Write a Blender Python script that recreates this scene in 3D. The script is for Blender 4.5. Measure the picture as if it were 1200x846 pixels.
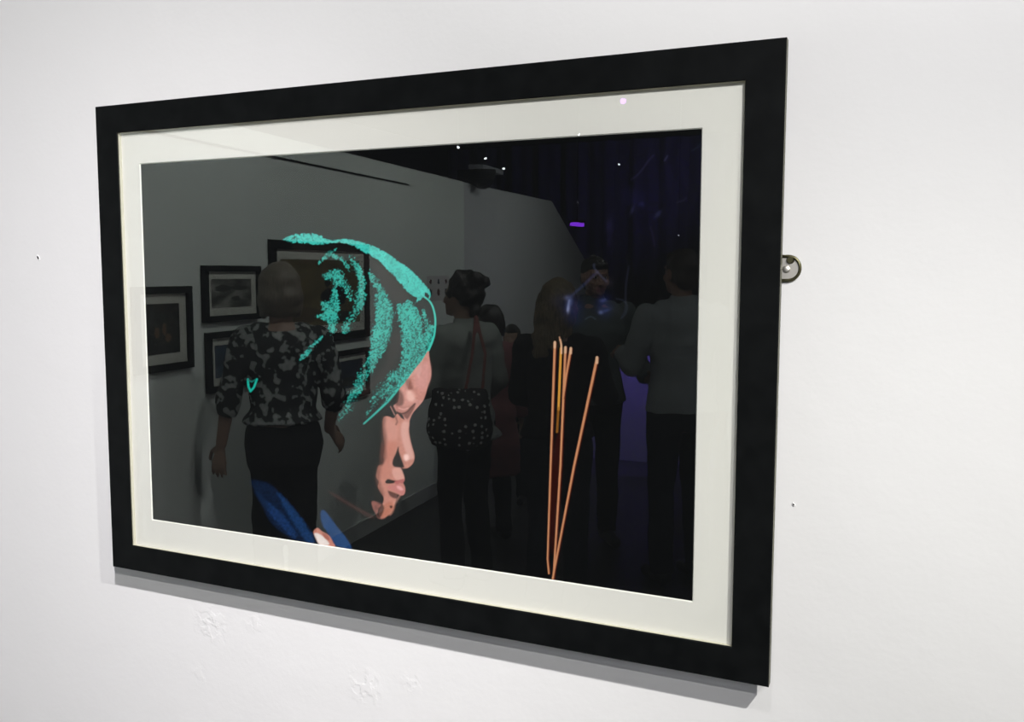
import bpy, bmesh, math, random
import numpy as np
from mathutils import Vector, Matrix

for o in list(bpy.data.objects): bpy.data.objects.remove(o)
scene = bpy.context.scene
COL = scene.collection

# ------------------------------------------------------------ camera
cam_data = bpy.data.cameras.new('camera')
cam = bpy.data.objects.new('camera', cam_data); COL.objects.link(cam)
RIGHT = Vector((0.90425863, 0.42698188, 0.00167097))
BACK = Vector((0.42494875, -0.90032085, 0.09402618))
RIGHT = (RIGHT - BACK * RIGHT.dot(BACK) / BACK.length_squared).normalized(); BACK.normalize()
UP = BACK.cross(RIGHT)
m = Matrix((RIGHT, UP, BACK)).transposed().to_4x4()
m.translation = Vector((0.6733696, -1.0648924, 1.60747747))
cam.matrix_world = m
cam_data.sensor_fit = 'HORIZONTAL'; cam_data.sensor_width = 36.0
cam_data.lens = 33.283127
cam_data.clip_start = 0.02; cam_data.clip_end = 100
scene.camera = cam

# ------------------------------------------------------------ world, exposure
world = bpy.data.worlds.new('world'); scene.world = world; world.use_nodes = True
world.node_tree.nodes['Background'].inputs[0].default_value = (0.6, 0.62, 0.7, 1)
world.node_tree.nodes['Background'].inputs[1].default_value = 0.0
scene.view_settings.view_transform = 'Standard'
scene.view_settings.look = 'None'
scene.view_settings.gamma = 1.0
scene.view_settings.use_curve_mapping = False
scene.view_settings.exposure = 0.0

# ------------------------------------------------------------ lights of the gallery, and added fill lights
def spot(name, loc, target, energy, angle, blend=0.6, color=(1, 1, 1), radius=0.02):
    l = bpy.data.lights.new(name, 'SPOT'); l.energy = energy; l.spot_size = math.radians(angle)
    l.spot_blend = blend; l.color = color; l.shadow_soft_size = radius
    o = bpy.data.objects.new(name, l); COL.objects.link(o); o.location = loc
    o.rotation_euler = (Vector(target) - Vector(loc)).to_track_quat('-Z', 'Y').to_euler()
    return o
spot('track_spot_right', (1.37, -0.93, 2.43), (-1.19, 0, -2.28), 172, 82.2, 1.0, (1.0, 0.985, 0.95), 0.010)
spot('track_spot_left', (0.56, -1.05, 2.56), (-7.09, 0, -7.8), 205, 97.2, 1.0, (1.0, 0.965, 1.0), 0.012)
spot('track_spot_far', (1.60, -2.0, 2.70), (0.135, 0, 4.08), 425, 150, 1.0, (1.0, 0.985, 0.98), 0.012)
def area(name, loc, target, energy, sx, sy, color=(1, 1, 1)):
    l = bpy.data.lights.new(name, 'AREA'); l.energy = energy; l.shape = 'RECTANGLE'; l.size = sx; l.size_y = sy; l.color = color
    o = bpy.data.objects.new(name, l); COL.objects.link(o); o.location = loc
    o.rotation_euler = (Vector(target) - Vector(loc)).to_track_quat('-Z', 'Y').to_euler()
    return o
area('ambient_fill', (1.7, -4.2, 3.3), (0.0, 0, 1.2), 44, 2.0, 1.6, (.90, .91, 1.0))  # added fill panel standing in for ambient light, not a fitting of the hall
# spots that wash the side wall with the other pictures
for _y, _e in ((-1.9, 118), (-3.3, 132), (-4.9, 175), (-6.9, 215)):
    spot('side_wall_spot', (-0.75, _y + 0.2, 3.05), (-2.5, _y, 1.5), _e, 105, 1.0, (0.97, 1.0, 0.97), 0.03)
spot('purple_floor_wash', (-1.78, -6.15, 1.75), (-1.80, -6.62, 0.25), 300, 46, 0.25, (0.22, 0.13, 1.0), 0.03)
spot('purple_drape_wash', (-2.3, -10.3, 2.5), (-4.0, -11.9, 3.3), 170, 110, 1.0, (0.22, 0.14, 1.0), 0.1)

spot('visitor_fill', (0.35, -1.7, 3.2), (-0.7, -3.6, 1.2), 75, 60, 1.0, (0.95, 1.0, 1.0), 0.03)  # added fill to brighten the man in the pullover, no known lamp there

# ------------------------------------------------------------ materials
def mat(name, col, rough=0.6, metal=0.0, spec=0.5, bump=None, emit=None, coat=0):
    """bump = (scale, strength, distance)"""
    M = bpy.data.materials.new(name); M.use_nodes = True
    nt = M.node_tree; b = nt.nodes['Principled BSDF']
    b.inputs['Base Color'].default_value = (*col, 1); b.inputs['Roughness'].default_value = rough
    b.inputs['Metallic'].default_value = metal; b.inputs['Specular IOR Level'].default_value = spec
    if emit: b.inputs['Emission Color'].default_value = (*emit[0], 1); b.inputs['Emission Strength'].default_value = emit[1]
    tc = nt.nodes.new('ShaderNodeTexCoord')
    n = nt.nodes.new('ShaderNodeTexNoise'); nt.links.new(tc.outputs['Object'], n.inputs['Vector'])
    sc, st, di = bump or (60, .15, .001)
    n.inputs['Scale'].default_value = sc; n.inputs['Detail'].default_value = 4
    bp = nt.nodes.new('ShaderNodeBump'); bp.inputs['Strength'].default_value = st; bp.inputs['Distance'].default_value = di
    nt.links.new(n.outputs['Fac'], bp.inputs['Height']); nt.links.new(bp.outputs['Normal'], b.inputs['Normal'])
    return M

def lin(r, g, b):
    f = lambda c: c / 12.92 if c <= .04045 else ((c + .055) / 1.055) ** 2.4
    return (f(r / 255), f(g / 255), f(b / 255))

def ramp_mat(name, cols, scale, kind='noise', rough=.7, detail=4, stretch=(1, 1, 1), bump=.2, dist=.002, coord='Object'):
    """cols = [(pos, (r,g,b)), ...] over a noise / voronoi / wave pattern"""
    M = bpy.data.materials.new(name); M.use_nodes = True
    nt = M.node_tree; b = nt.nodes['Principled BSDF']; b.inputs['Roughness'].default_value = rough
    tc = nt.nodes.new('ShaderNodeTexCoord'); mp = nt.nodes.new('ShaderNodeMapping'); mp.inputs['Scale'].default_value = stretch
    nt.links.new(tc.outputs[coord], mp.inputs['Vector'])
    if kind == 'voronoi':
        t = nt.nodes.new('ShaderNodeTexVoronoi'); out = t.outputs['Distance']
    elif kind == 'wave':
        t = nt.nodes.new('ShaderNodeTexWave'); t.inputs['Distortion'].default_value = 6; out = t.outputs['Fac']
    else:
        t = nt.nodes.new('ShaderNodeTexNoise'); t.inputs['Detail'].default_value = detail; out = t.outputs['Fac']
    t.inputs['Scale'].default_value = scale
    nt.links.new(mp.outputs['Vector'], t.inputs['Vector'])
    r = nt.nodes.new('ShaderNodeValToRGB'); el = r.color_ramp.elements
    while len(el) < len(cols): el.new(.5)
    for e, (p, c) in zip(el, cols): e.position = p; e.color = (*c, 1)
    nt.links.new(out, r.inputs['Fac']); nt.links.new(r.outputs['Color'], b.inputs['Base Color'])
    bp = nt.nodes.new('ShaderNodeBump'); bp.inputs['Strength'].default_value = bump; bp.inputs['Distance'].default_value = dist
    nt.links.new(out, bp.inputs['Height']); nt.links.new(bp.outputs['Normal'], b.inputs['Normal'])
    return M

def glass_mat(name):
    """thin picture glass: the reflection of both faces of the pane on its front, clear otherwise"""
    M = bpy.data.materials.new(name); M.use_nodes = True
    nt = M.node_tree; N = nt.nodes; L = nt.links; N.clear()
    out = N.new('ShaderNodeOutputMaterial'); mx = N.new('ShaderNodeMixShader')
    tr = N.new('ShaderNodeBsdfTransparent'); tr.inputs['Color'].default_value = (.985, .992, .985, 1)
    gl = N.new('ShaderNodeBsdfGlossy'); gl.inputs['Roughness'].default_value = 0.0; gl.inputs['Color'].default_value = (.96, 1, .97, 1)
    fr_ = N.new('ShaderNodeFresnel'); fr_.inputs['IOR'].default_value = 1.5
    ge = N.new('ShaderNodeNewGeometry')
    m1 = N.new('ShaderNodeMath'); m1.operation = 'SUBTRACT'; m1.inputs[0].default_value = 1
    L.new(ge.outputs['Backfacing'], m1.inputs[1])
    m2 = N.new('ShaderNodeMath'); m2.operation = 'MULTIPLY'; m2.inputs[1].default_value = 1.9; m2.use_clamp = True
    L.new(fr_.outputs[0], m2.inputs[0])
    m3 = N.new('ShaderNodeMath'); m3.operation = 'MULTIPLY'; L.new(m2.outputs[0], m3.inputs[0]); L.new(m1.outputs[0], m3.inputs[1])
    L.new(m3.outputs[0], mx.inputs[0]); L.new(tr.outputs[0], mx.inputs[1]); L.new(gl.outputs[0], mx.inputs[2])
    L.new(mx.outputs[0], out.inputs[0])
    return M

def plaster_mat(name, base, humps=True):
    M = bpy.data.materials.new(name); M.use_nodes = True
    nt = M.node_tree; N = nt.nodes; L = nt.links; b = N['Principled BSDF']
    b.inputs['Base Color'].default_value = (*base, 1); b.inputs['Roughness'].default_value = .62
    b.inputs['Specular IOR Level'].default_value = .25
    ge = N.new('ShaderNodeNewGeometry')
    fine = N.new('ShaderNodeTexNoise'); fine.inputs['Scale'].default_value = 150; fine.inputs['Detail'].default_value = 5
    wide = N.new('ShaderNodeTexNoise'); wide.inputs['Scale'].default_value = 14; wide.inputs['Detail'].default_value = 3
    L.new(ge.outputs['Position'], fine.inputs['Vector']); L.new(ge.outputs['Position'], wide.inputs['Vector'])
    ma = N.new('ShaderNodeMath'); ma.operation = 'MULTIPLY_ADD'; ma.inputs[1].default_value = 5.0
    L.new(wide.outputs['Fac'], ma.inputs[0]); L.new(fine.outputs['Fac'], ma.inputs[2])
    h = ma.outputs[0]
    if humps:      # old filler patches: uneven lumps below the picture
        for cx, cz, r, k in ((-.335, 1.075, .05, 2.6), (-.25, 1.09, .028, 2), (-.055, 1.03, .045, 3), (.02, 1.05, .03, 1.8), (-.36, .99, .03, 1.2)):
            d = N.new('ShaderNodeVectorMath'); d.operation = 'DISTANCE'; L.new(ge.outputs['Position'], d.inputs[0]); d.inputs[1].default_value = (cx, 0, cz)
            mr = N.new('ShaderNodeMapRange'); mr.interpolation_type = 'SMOOTHERSTEP'
            mr.inputs['From Min'].default_value = r; mr.inputs['From Max'].default_value = 0; mr.inputs['To Min'].default_value = 0; mr.inputs['To Max'].default_value = k
            L.new(d.outputs['Value'], mr.inputs['Value'])
            nn = N.new('ShaderNodeTexNoise'); nn.inputs['Scale'].default_value = 55; nn.inputs['Detail'].default_value = 3; L.new(ge.outputs['Position'], nn.inputs['Vector'])
            cr = N.new('ShaderNodeMapRange'); cr.inputs['From Min'].default_value = .46; cr.inputs['From Max'].default_value = .56; L.new(nn.outputs['Fac'], cr.inputs['Value'])
            mm = N.new('ShaderNodeMath'); mm.operation = 'MULTIPLY'; L.new(mr.outputs[0], mm.inputs[0]); L.new(cr.outputs[0], mm.inputs[1])
            ad = N.new('ShaderNodeMath'); L.new(h, ad.inputs[0]); L.new(mm.outputs[0], ad.inputs[1]); h = ad.outputs[0]
    bp = N.new('ShaderNodeBump'); bp.inputs['Strength'].default_value = .35 if humps else .02; bp.inputs['Distance'].default_value = .0005
    L.new(h, bp.inputs['Height'])
    if humps: L.new(bp.outputs['Normal'], b.inputs['Normal'])
    return M

# ------------------------------------------------------------ object helpers
def link(name, bm, material, parent=None, loc=(0, 0, 0), smooth_=False):
    me = bpy.data.meshes.new(name)
    bmesh.ops.recalc_face_normals(bm, faces=bm.faces)
    bm.to_mesh(me); bm.free()
    o = bpy.data.objects.new(name, me); COL.objects.link(o)
    for k in (material if isinstance(material, (list, tuple)) else [material]): me.materials.append(k)
    o.location = loc
    if parent: o.parent = parent
    if smooth_: me.shade_smooth()
    return o
def tag(o, label=None, cat=None, group=None, kind=None):
    if label: o['label'] = label
    if cat: o['category'] = cat
    if group: o['group'] = group
    if kind: o['kind'] = kind
    return o
def thing(name, label, cat, loc=(0, 0, 0), group=None):
    o = bpy.data.objects.new(name, None); COL.objects.link(o); o.location = loc; o.empty_display_size = .1
    return tag(o, label, cat, group)
def bx(bm, lo, hi, mi=0):
    vs = [bm.verts.new((x, y, z)) for x in (lo[0], hi[0]) for y in (lo[1], hi[1]) for z in (lo[2], hi[2])]
    for f in ((0, 1, 3, 2), (4, 6, 7, 5), (0, 4, 5, 1), (2, 3, 7, 6), (0, 2, 6, 4), (1, 5, 7, 3)):
        bm.faces.new([vs[i] for i in f]).material_index = mi
def box(name, lo, hi, material, parent=None, bev=0):
    bm = bmesh.new(); bx(bm, lo, hi)
    if bev: bmesh.ops.bevel(bm, geom=bm.edges[:], offset=bev, segments=2, affect='EDGES')
    return link(name, bm, material, parent)
def prism(name, pts, y0, y1, material, parent=None):
    """pts are 3D points of one side; the other side is pts shifted by the vector"""
    bm = bmesh.new()
    a = [bm.verts.new(p) for p in pts]; b = [bm.verts.new(Vector(p) + Vector(y1)) for p in pts]
    bm.faces.new(a); bm.faces.new(b[::-1])
    for i in range(len(a)):
        j = (i + 1) % len(a); bm.faces.new((a[i], a[j], b[j], b[i]))
    return link(name, bm, material, parent)
def cyl(bm, p, q, r0, r1=None, n=20, caps=True):
    p = Vector(p); q = Vector(q); r1 = r0 if r1 is None else r1
    M3 = (q - p).to_track_quat('Z', 'Y').to_matrix()
    a = [bm.verts.new(p + M3 @ Vector((math.cos(2 * math.pi * i / n) * r0, math.sin(2 * math.pi * i / n) * r0, 0))) for i in range(n)]
    b = [bm.verts.new(q + M3 @ Vector((math.cos(2 * math.pi * i / n) * r1, math.sin(2 * math.pi * i / n) * r1, 0))) for i in range(n)]
    for i in range(n): bm.faces.new((a[i], a[(i + 1) % n], b[(i + 1) % n], b[i]))
    if caps: bm.faces.new(a[::-1]); bm.faces.new(b)

import numpy as np
# ------------------------------------------------------------ the printed picture: a colour for every point of the print
def srgb(c):
    c = np.asarray(c, float) / 255.0
    return np.where(c <= 0.04045, c / 12.92, ((c + 0.055) / 1.055) ** 2.4)

def value_noise(X, Y, s, seed):
    r = np.random.RandomState(seed).rand(257, 257)
    x = X / s; y = Y / s
    xi = np.floor(x).astype(int); yi = np.floor(y).astype(int)
    fx = x - xi; fy = y - yi
    fx = fx * fx * (3 - 2 * fx); fy = fy * fy * (3 - 2 * fy)
    g = lambda a, b: r[a % 257, b % 257]
    return ((g(xi, yi) * (1 - fx) + g(xi + 1, yi) * fx) * (1 - fy)
            + (g(xi, yi + 1) * (1 - fx) + g(xi + 1, yi + 1) * fx) * fy)

def poly_sd(X, Y, P):
    """signed distance to a polygon, positive inside"""
    P = np.asarray(P, float); n = len(P)
    d = np.full(X.shape, 1e9); ins = np.zeros(X.shape, bool)
    for i in range(n):
        ax, ay = P[i]; bx, by = P[(i + 1) % n]
        ex, ey = bx - ax, by - ay
        L = ex * ex + ey * ey + 1e-9
        t = np.clip(((X - ax) * ex + (Y - ay) * ey) / L, 0, 1)
        d = np.minimum(d, (X - ax - t * ex) ** 2 + (Y - ay - t * ey) ** 2)
        if ay != by:
            c = ((ay > Y) != (by > Y)) & (X < ax + (Y - ay) * ex / (by - ay))
            ins ^= c
    d = np.sqrt(d)
    return np.where(ins, d, -d)

def line_d(X, Y, P):
    d = np.full(X.shape, 1e9)
    for i in range(len(P) - 1):
        ax, ay = P[i]; bx, by = P[i + 1]
        ex, ey = bx - ax, by - ay
        L = ex * ex + ey * ey + 1e-9
        t = np.clip(((X - ax) * ex + (Y - ay) * ey) / L, 0, 1)
        d = np.minimum(d, (X - ax - t * ex) ** 2 + (Y - ay - t * ey) ** 2)
    return np.sqrt(d)

def smooth(a):
    a = np.clip(a, 0, 1); return a * a * (3 - 2 * a)

def spline(P, n=6, closed=True):
    """Catmull-Rom through the given points"""
    P = np.asarray(P, float); N = len(P); out = []
    rng_ = range(N) if closed else range(N - 1)
    for i in rng_:
        if closed:
            p0, p1, p2, p3 = P[i - 1], P[i], P[(i + 1) % N], P[(i + 2) % N]
        else:
            p0, p1, p2, p3 = P[max(i - 1, 0)], P[i], P[i + 1], P[min(i + 2, N - 1)]
        for k in range(n):
            t = k / n
            out.append(0.5 * ((2 * p1) + (-p0 + p2) * t + (2 * p0 - 5 * p1 + 4 * p2 - p3) * t * t
                              + (-p0 + 3 * p1 - 3 * p2 + p3) * t ** 3))
    if not closed: out.append(P[-1])
    return np.array(out)

def fr(ox, oy, s, pts):
    return [(ox + x / s, oy + y / s) for x, y in pts]

def paint(X, Y):
    img = np.zeros(X.shape + (3,)); img[:] = srgb((6, 7, 8))
    def area(P, pad):
        P = np.asarray(P); x0, y0 = P.min(0) - pad; x1, y1 = P.max(0) + pad
        return np.where(((X >= x0) & (X <= x1) & (Y >= y0) & (Y <= y1)).ravel())[0]
    flat = img.reshape(-1, 3); XF = X.ravel(); YF = Y.ravel()
    def put(idx, a, col):
        a = a[:, None]
        flat[idx] = flat[idx] * (1 - a) + np.asarray(col) * a
    def fill(P, col, soft=1.2, k=1.0, ns=0, amp=0, seed=1, curve=True, ragged=0):
        P = spline(P) if curve else np.asarray(P, float)
        idx = area(P, soft + ragged + 2); x = XF[idx]; y = YF[idx]
        d = poly_sd(x, y, P)
        if ragged: d = d + (value_noise(x, y, 1.7, seed) + value_noise(x, y, 3.6, seed + 5) - 1.0) * ragged
        a = smooth(d / soft + 0.5) * k
        c = srgb(col)[None, :].repeat(len(idx), 0)
        if amp: c = c * (1 + (value_noise(x, y, ns, seed + 9) - .5)[:, None] * 2 * amp)
        put(idx, a, c)
    def teal(P, dens, seed, bright=(55, 174, 160), dark=(8, 56, 53), soft=5, ragged=3, pitted=.85, g=None):
        """pile fabric: catches light in specks, thinner where the density is low"""
        P = spline(P); idx = area(P, soft + ragged + 2); x = XF[idx]; y = YF[idx]
        d = poly_sd(x, y, P)
        n = value_noise(x, y, 1.5, seed) * .5 + value_noise(x, y, 2.6, seed + 3) * .35 + value_noise(x, y, 6, seed + 7) * .15
        den = np.full(x.shape, float(dens))
        if g is not None:                      # density runs from one point to another
            (ax, ay, da), (bx, by, db) = g
            t = np.clip(((x - ax) * (bx - ax) + (y - ay) * (by - ay)) / ((bx - ax) ** 2 + (by - ay) ** 2), 0, 1)
            den = da + (db - da) * t
        e = smooth((d + (n - .5) * 2 * ragged) / soft + .35)
        q = n * 1.0 + den - 1.0 + (e - 1) * .45
        a = smooth(q / .22 + .5) * smooth(e * 2.2)
        mixc = smooth((q - .02) / .5 + .2)
        pit = value_noise(x, y, 1.15, seed + 21) * .6 + value_noise(x, y, 2.1, seed + 23) * .4      # tiny shaded pits in the pile
        mixc = (mixc * (1 - pitted * smooth((.50 - pit) / .2) * smooth(1.9 - den * 1.1)))[:, None]
        lum = (.80 + .34 * value_noise(x, y, 9, seed + 31))[:, None]
        c = (srgb(dark) * (1 - mixc) + srgb(bright) * mixc) * lum
        put(idx, a, c)
    def stroke(P, w, col, soft=1.0, k=1.0, w2=None, curve=True):
        P = spline(P, closed=False) if curve else np.asarray(P, float)
        idx = area(P, w + soft + 2); x = XF[idx]; y = YF[idx]
        ww = w
        if w2 is not None:
            t = np.clip((y - P[0][1]) / (P[-1][1] - P[0][1] + 1e-9), 0, 1); ww = w + (w2 - w) * t
        put(idx, smooth((ww / 2 - line_d(x, y, P)) / soft + .5) * k, srgb(col)[None, :].repeat(len(idx), 0))
    A = lambda p: fr(320, 260, 4.23, p)          # head
    # the dim cloth of the scarf between the lit folds
    fill(A([(100, 105), (240, 112), (400, 120), (480, 170), (540, 205), (600, 275), (690, 370), (740, 400), (790, 480), (770, 630), (600, 840), (400, 846), (440, 700), (470, 500), (440, 250), (330, 170), (150, 200)]), (26, 21, 21), soft=10, k=.5)
    fill(A([(475, 190), (560, 240), (640, 330), (680, 385), (620, 405), (560, 360), (520, 270)]), (40, 30, 30), soft=6, k=.85)
    fill(A([(590, 560), (640, 560), (600, 720), (480, 840), (440, 846), (560, 700)]), (42, 32, 31), soft=8, k=.7)
    # folds of the head scarf
    teal(A([(475, 235), (500, 268), (530, 318), (565, 368), (588, 420), (592, 500), (582, 560), (560, 620), (520, 690), (490, 750), (450, 820), (420, 880), (385, 940), (335, 1000), (325, 960), (365, 870), (400, 790), (450, 710), (478, 640), (488, 560), (508, 480), (508, 400), (500, 320), (482, 275)]), .78, 11, g=((448, 400, .92), (398, 488, .50)))
    teal(A([(500, 265), (565, 365), (588, 420), (590, 500), (578, 560), (550, 630), (500, 715), (530, 620), (545, 520), (548, 430), (525, 340)]), .92, 41, soft=6)
    teal(A([(375, 168), (400, 180), (430, 218), (450, 260), (460, 300), (462, 370), (448, 420), (420, 462), (390, 505), (370, 548), (343, 548), (345, 515), (378, 465), (400, 415), (410, 360), (418, 300), (405, 240), (385, 200)]), .88, 12, g=((398, 300, 1.0), (403, 388, .78)))
    teal(A([(248, 262), (290, 240), (332, 240), (352, 270), (366, 310), (386, 340), (382, 388), (356, 345), (330, 322), (305, 325), (290, 292), (262, 282)]), .86, 13)
    teal(A([(298, 320), (325, 368), (332, 420), (320, 480), (300, 552), (280, 545), (270, 505), (240, 482), (208, 460), (240, 450), (233, 398), (270, 388), (292, 360)]), .84, 14, g=((372, 350, .64), (396, 362, .96)))
    teal(A([(282, 158), (330, 170), (368, 205), (390, 240), (372, 238), (342, 205), (292, 178)]), .82, 15, ragged=2)
    teal(A([(272, 152), (312, 130), (302, 150), (262, 182), (222, 212), (246, 176)]), .84, 16, soft=3, ragged=2)
    teal(A([(242, 566), (228, 592), (192, 642), (160, 672), (128, 694), (145, 658), (180, 618), (215, 580)]), .83, 17, soft=4, ragged=2)
    teal(A([(610, 418), (640, 403), (665, 388), (708, 425), (736, 490), (748, 570), (768, 636), (705, 722), (650, 800), (590, 850), (520, 905), (455, 985), (445, 990), (470, 930), (480, 880), (505, 830), (545, 780), (598, 735), (632, 690), (640, 600), (625, 500)]), .8, 18, g=((495, 372, 1.02), (432, 482, .56)))
    teal(A([(625, 425), (668, 400), (708, 440), (730, 500), (742, 580), (715, 660), (680, 700), (690, 620), (680, 520), (650, 450)]), .98, 19, soft=6, ragged=2)
    teal(A([(742, 428), (768, 478), (787, 530), (776, 582), (752, 605), (744, 562), (756, 530), (742, 480)]), .84, 20, soft=3, ragged=2)
    # rim of the scarf
    stroke(fr(380, 390, 2.82, [(352, 20), (340, 58), (318, 92), (298, 122), (270, 155), (240, 190), (214, 222), (190, 246), (160, 274), (131, 300)]), 5.0, (52, 180, 165), soft=2.0, w2=1.5)
    teal(fr(380, 390, 2.82, [(362, -20), (352, 30), (338, 62), (300, 118), (240, 188), (200, 232), (195, 225), (235, 170), (290, 95), (325, 40), (340, -10)]), .8, 25, soft=4, ragged=1.5, g=((500, 390, 1.0), (455, 470, .62)))
    stroke(A([(748, 370), (775, 392), (793, 425), (804, 480), (801, 545), (790, 590), (768, 640)]), 1.7, (58, 198, 180), soft=1.0, w2=2.4)
    # top band, the brightest fold
    band = A([(48, 88), (88, 64), (140, 56), (190, 57), (240, 70), (285, 90), (360, 84), (420, 97), (490, 118), (560, 152), (620, 195), (680, 238), (730, 288), (768, 333), (778, 368), (764, 352), (752, 350), (745, 372), (706, 402), (714, 376), (690, 364), (650, 330), (602, 270), (558, 228), (530, 196), (482, 166), (450, 150), (400, 120), (340, 102), (290, 104), (230, 114), (150, 106), (90, 102)])
    teal(band, 1.02, 21, soft=3, ragged=.8, pitted=.35, bright=(64, 196, 184), g=((336, 282, .84), (400, 284, 1.06)))
    stroke(A([(770, 335), (778, 360), (774, 378)]), 1.4, (60, 190, 175))
    # a lit fleck of the scarf lower down
    stroke([(290.5, 444.5), (291, 452), (293.5, 458.5), (297.5, 454), (301, 444.5)], 2.4, (20, 168, 148), soft=1.2, curve=False)
    stroke([(290.5, 445), (295, 447.5), (299, 445)], 1.6, (18, 110, 100), soft=1.2, curve=False)
    # ---- face
    B = lambda p: fr(380, 450, 4.453, p); Cc = lambda p: fr(420, 400, 8.46, p); D = lambda p: fr(430, 480, 6.043, p)
    skin = (198, 138, 127)
    # forehead and brow
    fill(Cc([(690, 95), (702, 150), (712, 220), (722, 300), (716, 370), (690, 440), (668, 520), (640, 590), (590, 650), (540, 710), (505, 790), (500, 850), (470, 850), (455, 770), (430, 720), (380, 690), (350, 640), (390, 600), (405, 520), (410, 470), (470, 400), (540, 300), (630, 190)]), skin, soft=1.4, amp=.10, ns=2.2, seed=31)
    fill(Cc([(600, 250), (690, 200), (710, 300), (690, 420), (640, 480), (560, 440), (560, 330)]), (208, 150, 144), soft=7, k=.7, amp=.08, ns=2, seed=33)
    fill(Cc([(470, 385), (510, 372), (530, 420), (540, 470), (500, 480), (475, 440)]), (120, 70, 62), soft=4, k=.75)
    fill(Cc([(480, 500), (520, 490), (560, 540), (540, 590), (490, 580)]), (238, 190, 178), soft=5, k=.7)
    fill(Cc([(405, 480), (440, 520), (450, 590), (430, 640), (370, 640), (380, 560)]), (70, 36, 32), soft=4, k=.75)
    # the eye: lid, lashes and the shade beside the nose
    fill(Cc([(350, 640), (420, 640), (500, 640), (560, 610), (560, 660), (500, 720), (420, 710), (370, 690)]), (176, 118, 108), soft=3, k=.8)
    stroke(Cc([(345, 650), (380, 700), (430, 716), (480, 700), (520, 660), (560, 620)]), 2.0, (62, 30, 28), soft=1.6, k=.9)
    fill(Cc([(440, 715), (480, 700), (520, 650), (560, 630), (545, 680), (510, 740), (485, 770), (455, 750)]), (96, 52, 46), soft=2.5, k=.8)
    stroke(Cc([(318, 645), (345, 700), (360, 730)]), 1.0, (190, 140, 130), k=.8)
    stroke(Cc([(355, 640), (378, 690)]), 1.0, (200, 150, 140), k=.7)
    stroke(Cc([(400, 660), (450, 676), (490, 660)]), 1.6, (214, 160, 150), k=.8)
    # cheek and nose
    fill(D([(150, 48), (190, 60), (215, 30), (245, 60), (285, 80), (300, 84), (296, 130), (302, 190), (318, 260), (334, 310), (336, 350), (322, 385), (290, 412), (258, 416), (236, 408), (250, 440), (262, 470), (266, 500), (255, 515), (268, 545), (270, 580), (258, 604), (235, 606), (218, 600), (206, 632), (192, 680), (176, 720), (140, 755), (110, 772), (95, 765), (85, 720), (110, 670), (118, 620), (96, 590), (78, 545), (84, 510), (66, 470), (80, 400), (110, 375), (118, 320), (124, 250), (116, 180), (112, 100), (120, 55)]), (192, 130, 115), soft=1.6, amp=.09, ns=2.2, seed=35)
    fill(D([(250, 90), (295, 90), (292, 150), (304, 220), (322, 290), (330, 340), (300, 350), (275, 300), (255, 240), (240, 160)]), (216, 166, 156), soft=4, k=.75)
    fill(D([(265, 320), (290, 320), (296, 350), (276, 362), (262, 345)]), (250, 214, 206), soft=4, k=.8)
    fill(D([(130, 60), (200, 90), (225, 150), (205, 220), (150, 230), (125, 150)]), (204, 146, 133), soft=6, k=.6)
    stroke(D([(205, 55), (214, 85), (206, 105)]), 2.2, (120, 76, 66), soft=1.8, k=.7)
    # the light falls off towards the temple
    fill(D([(112, 60), (132, 60), (128, 120), (140, 200), (136, 260), (124, 330), (104, 380), (96, 340), (108, 250), (104, 160)]), (86, 50, 42), soft=6, k=.7)
    fill(D([(66, 400), (100, 380), (104, 440), (92, 490), (106, 550), (124, 600), (96, 600), (70, 530), (60, 460)]), (100, 58, 48), soft=6, k=.6)
    fill(D([(150, 230), (205, 230), (196, 290), (170, 350), (140, 400), (128, 330)]), (188, 118, 100), soft=7, k=.55)
    fill(D([(100, 410), (160, 400), (180, 440), (140, 490), (100, 480)]), (190, 122, 106), soft=6, k=.5)
    fill(D([(225, 610), (240, 606), (205, 660), (186, 720), (160, 748), (150, 700), (190, 650)]), (226, 160, 142), soft=4, k=.45)
    # dark under the nose and beside it
    fill(D([(222, 262), (228, 300), (242, 340), (258, 385), (262, 408), (232, 412), (196, 405), (180, 385), (186, 350), (204, 310)]), (26, 17, 16), soft=2.2)
    fill(D([(120, 345), (112, 385), (76, 400), (60, 460), (40, 420), (70, 360)]), (16, 15, 15), soft=4, k=.9)
    fill(D([(100, 250), (128, 240), (140, 330), (120, 378), (95, 390)]), (96, 54, 46), soft=5, k=.55)
    # upper lip, mouth and lower lip
    fill(D([(180, 420), (236, 412), (258, 460), (262, 492), (220, 500), (190, 478)]), (222, 170, 158), soft=3, k=.6)
    fill(D([(130, 508), (150, 492), (185, 500), (215, 506), (190, 520), (150, 524), (134, 520)]), (28, 12, 12), soft=1.8)
    fill(D([(195, 512), (225, 498), (262, 490), (264, 505), (250, 524), (232, 520), (215, 535)]), (172, 92, 92), soft=1.6, k=.9)
    fill(D([(150, 540), (200, 530), (240, 528), (266, 548), (269, 580), (256, 602), (228, 598), (190, 576), (150, 560)]), (190, 118, 114), soft=2.4, k=.85)
    fill(D([(215, 540), (240, 545), (255, 565), (240, 572), (215, 556)]), (236, 176, 176), soft=3, k=.7)
    fill(D([(150, 576), (195, 588), (225, 606), (205, 630), (165, 612)]), (60, 26, 24), soft=2.6, k=.85)
    # chin
    fill(D([(112, 690), (140, 660), (176, 650), (190, 690), (170, 730), (130, 760), (100, 764)]), (178, 108, 84), soft=4, k=.75)
    fill(D([(86, 690), (110, 672), (122, 700), (104, 752), (90, 760), (78, 730)]), (52, 22, 18), soft=3, k=.85)
    fill(D([(34, 652), (60, 648), (100, 660), (100, 680), (84, 700), (70, 740), (52, 720), (40, 690)]), (142, 88, 80), soft=2.4, k=.9, amp=.3, ns=2, seed=5)
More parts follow.
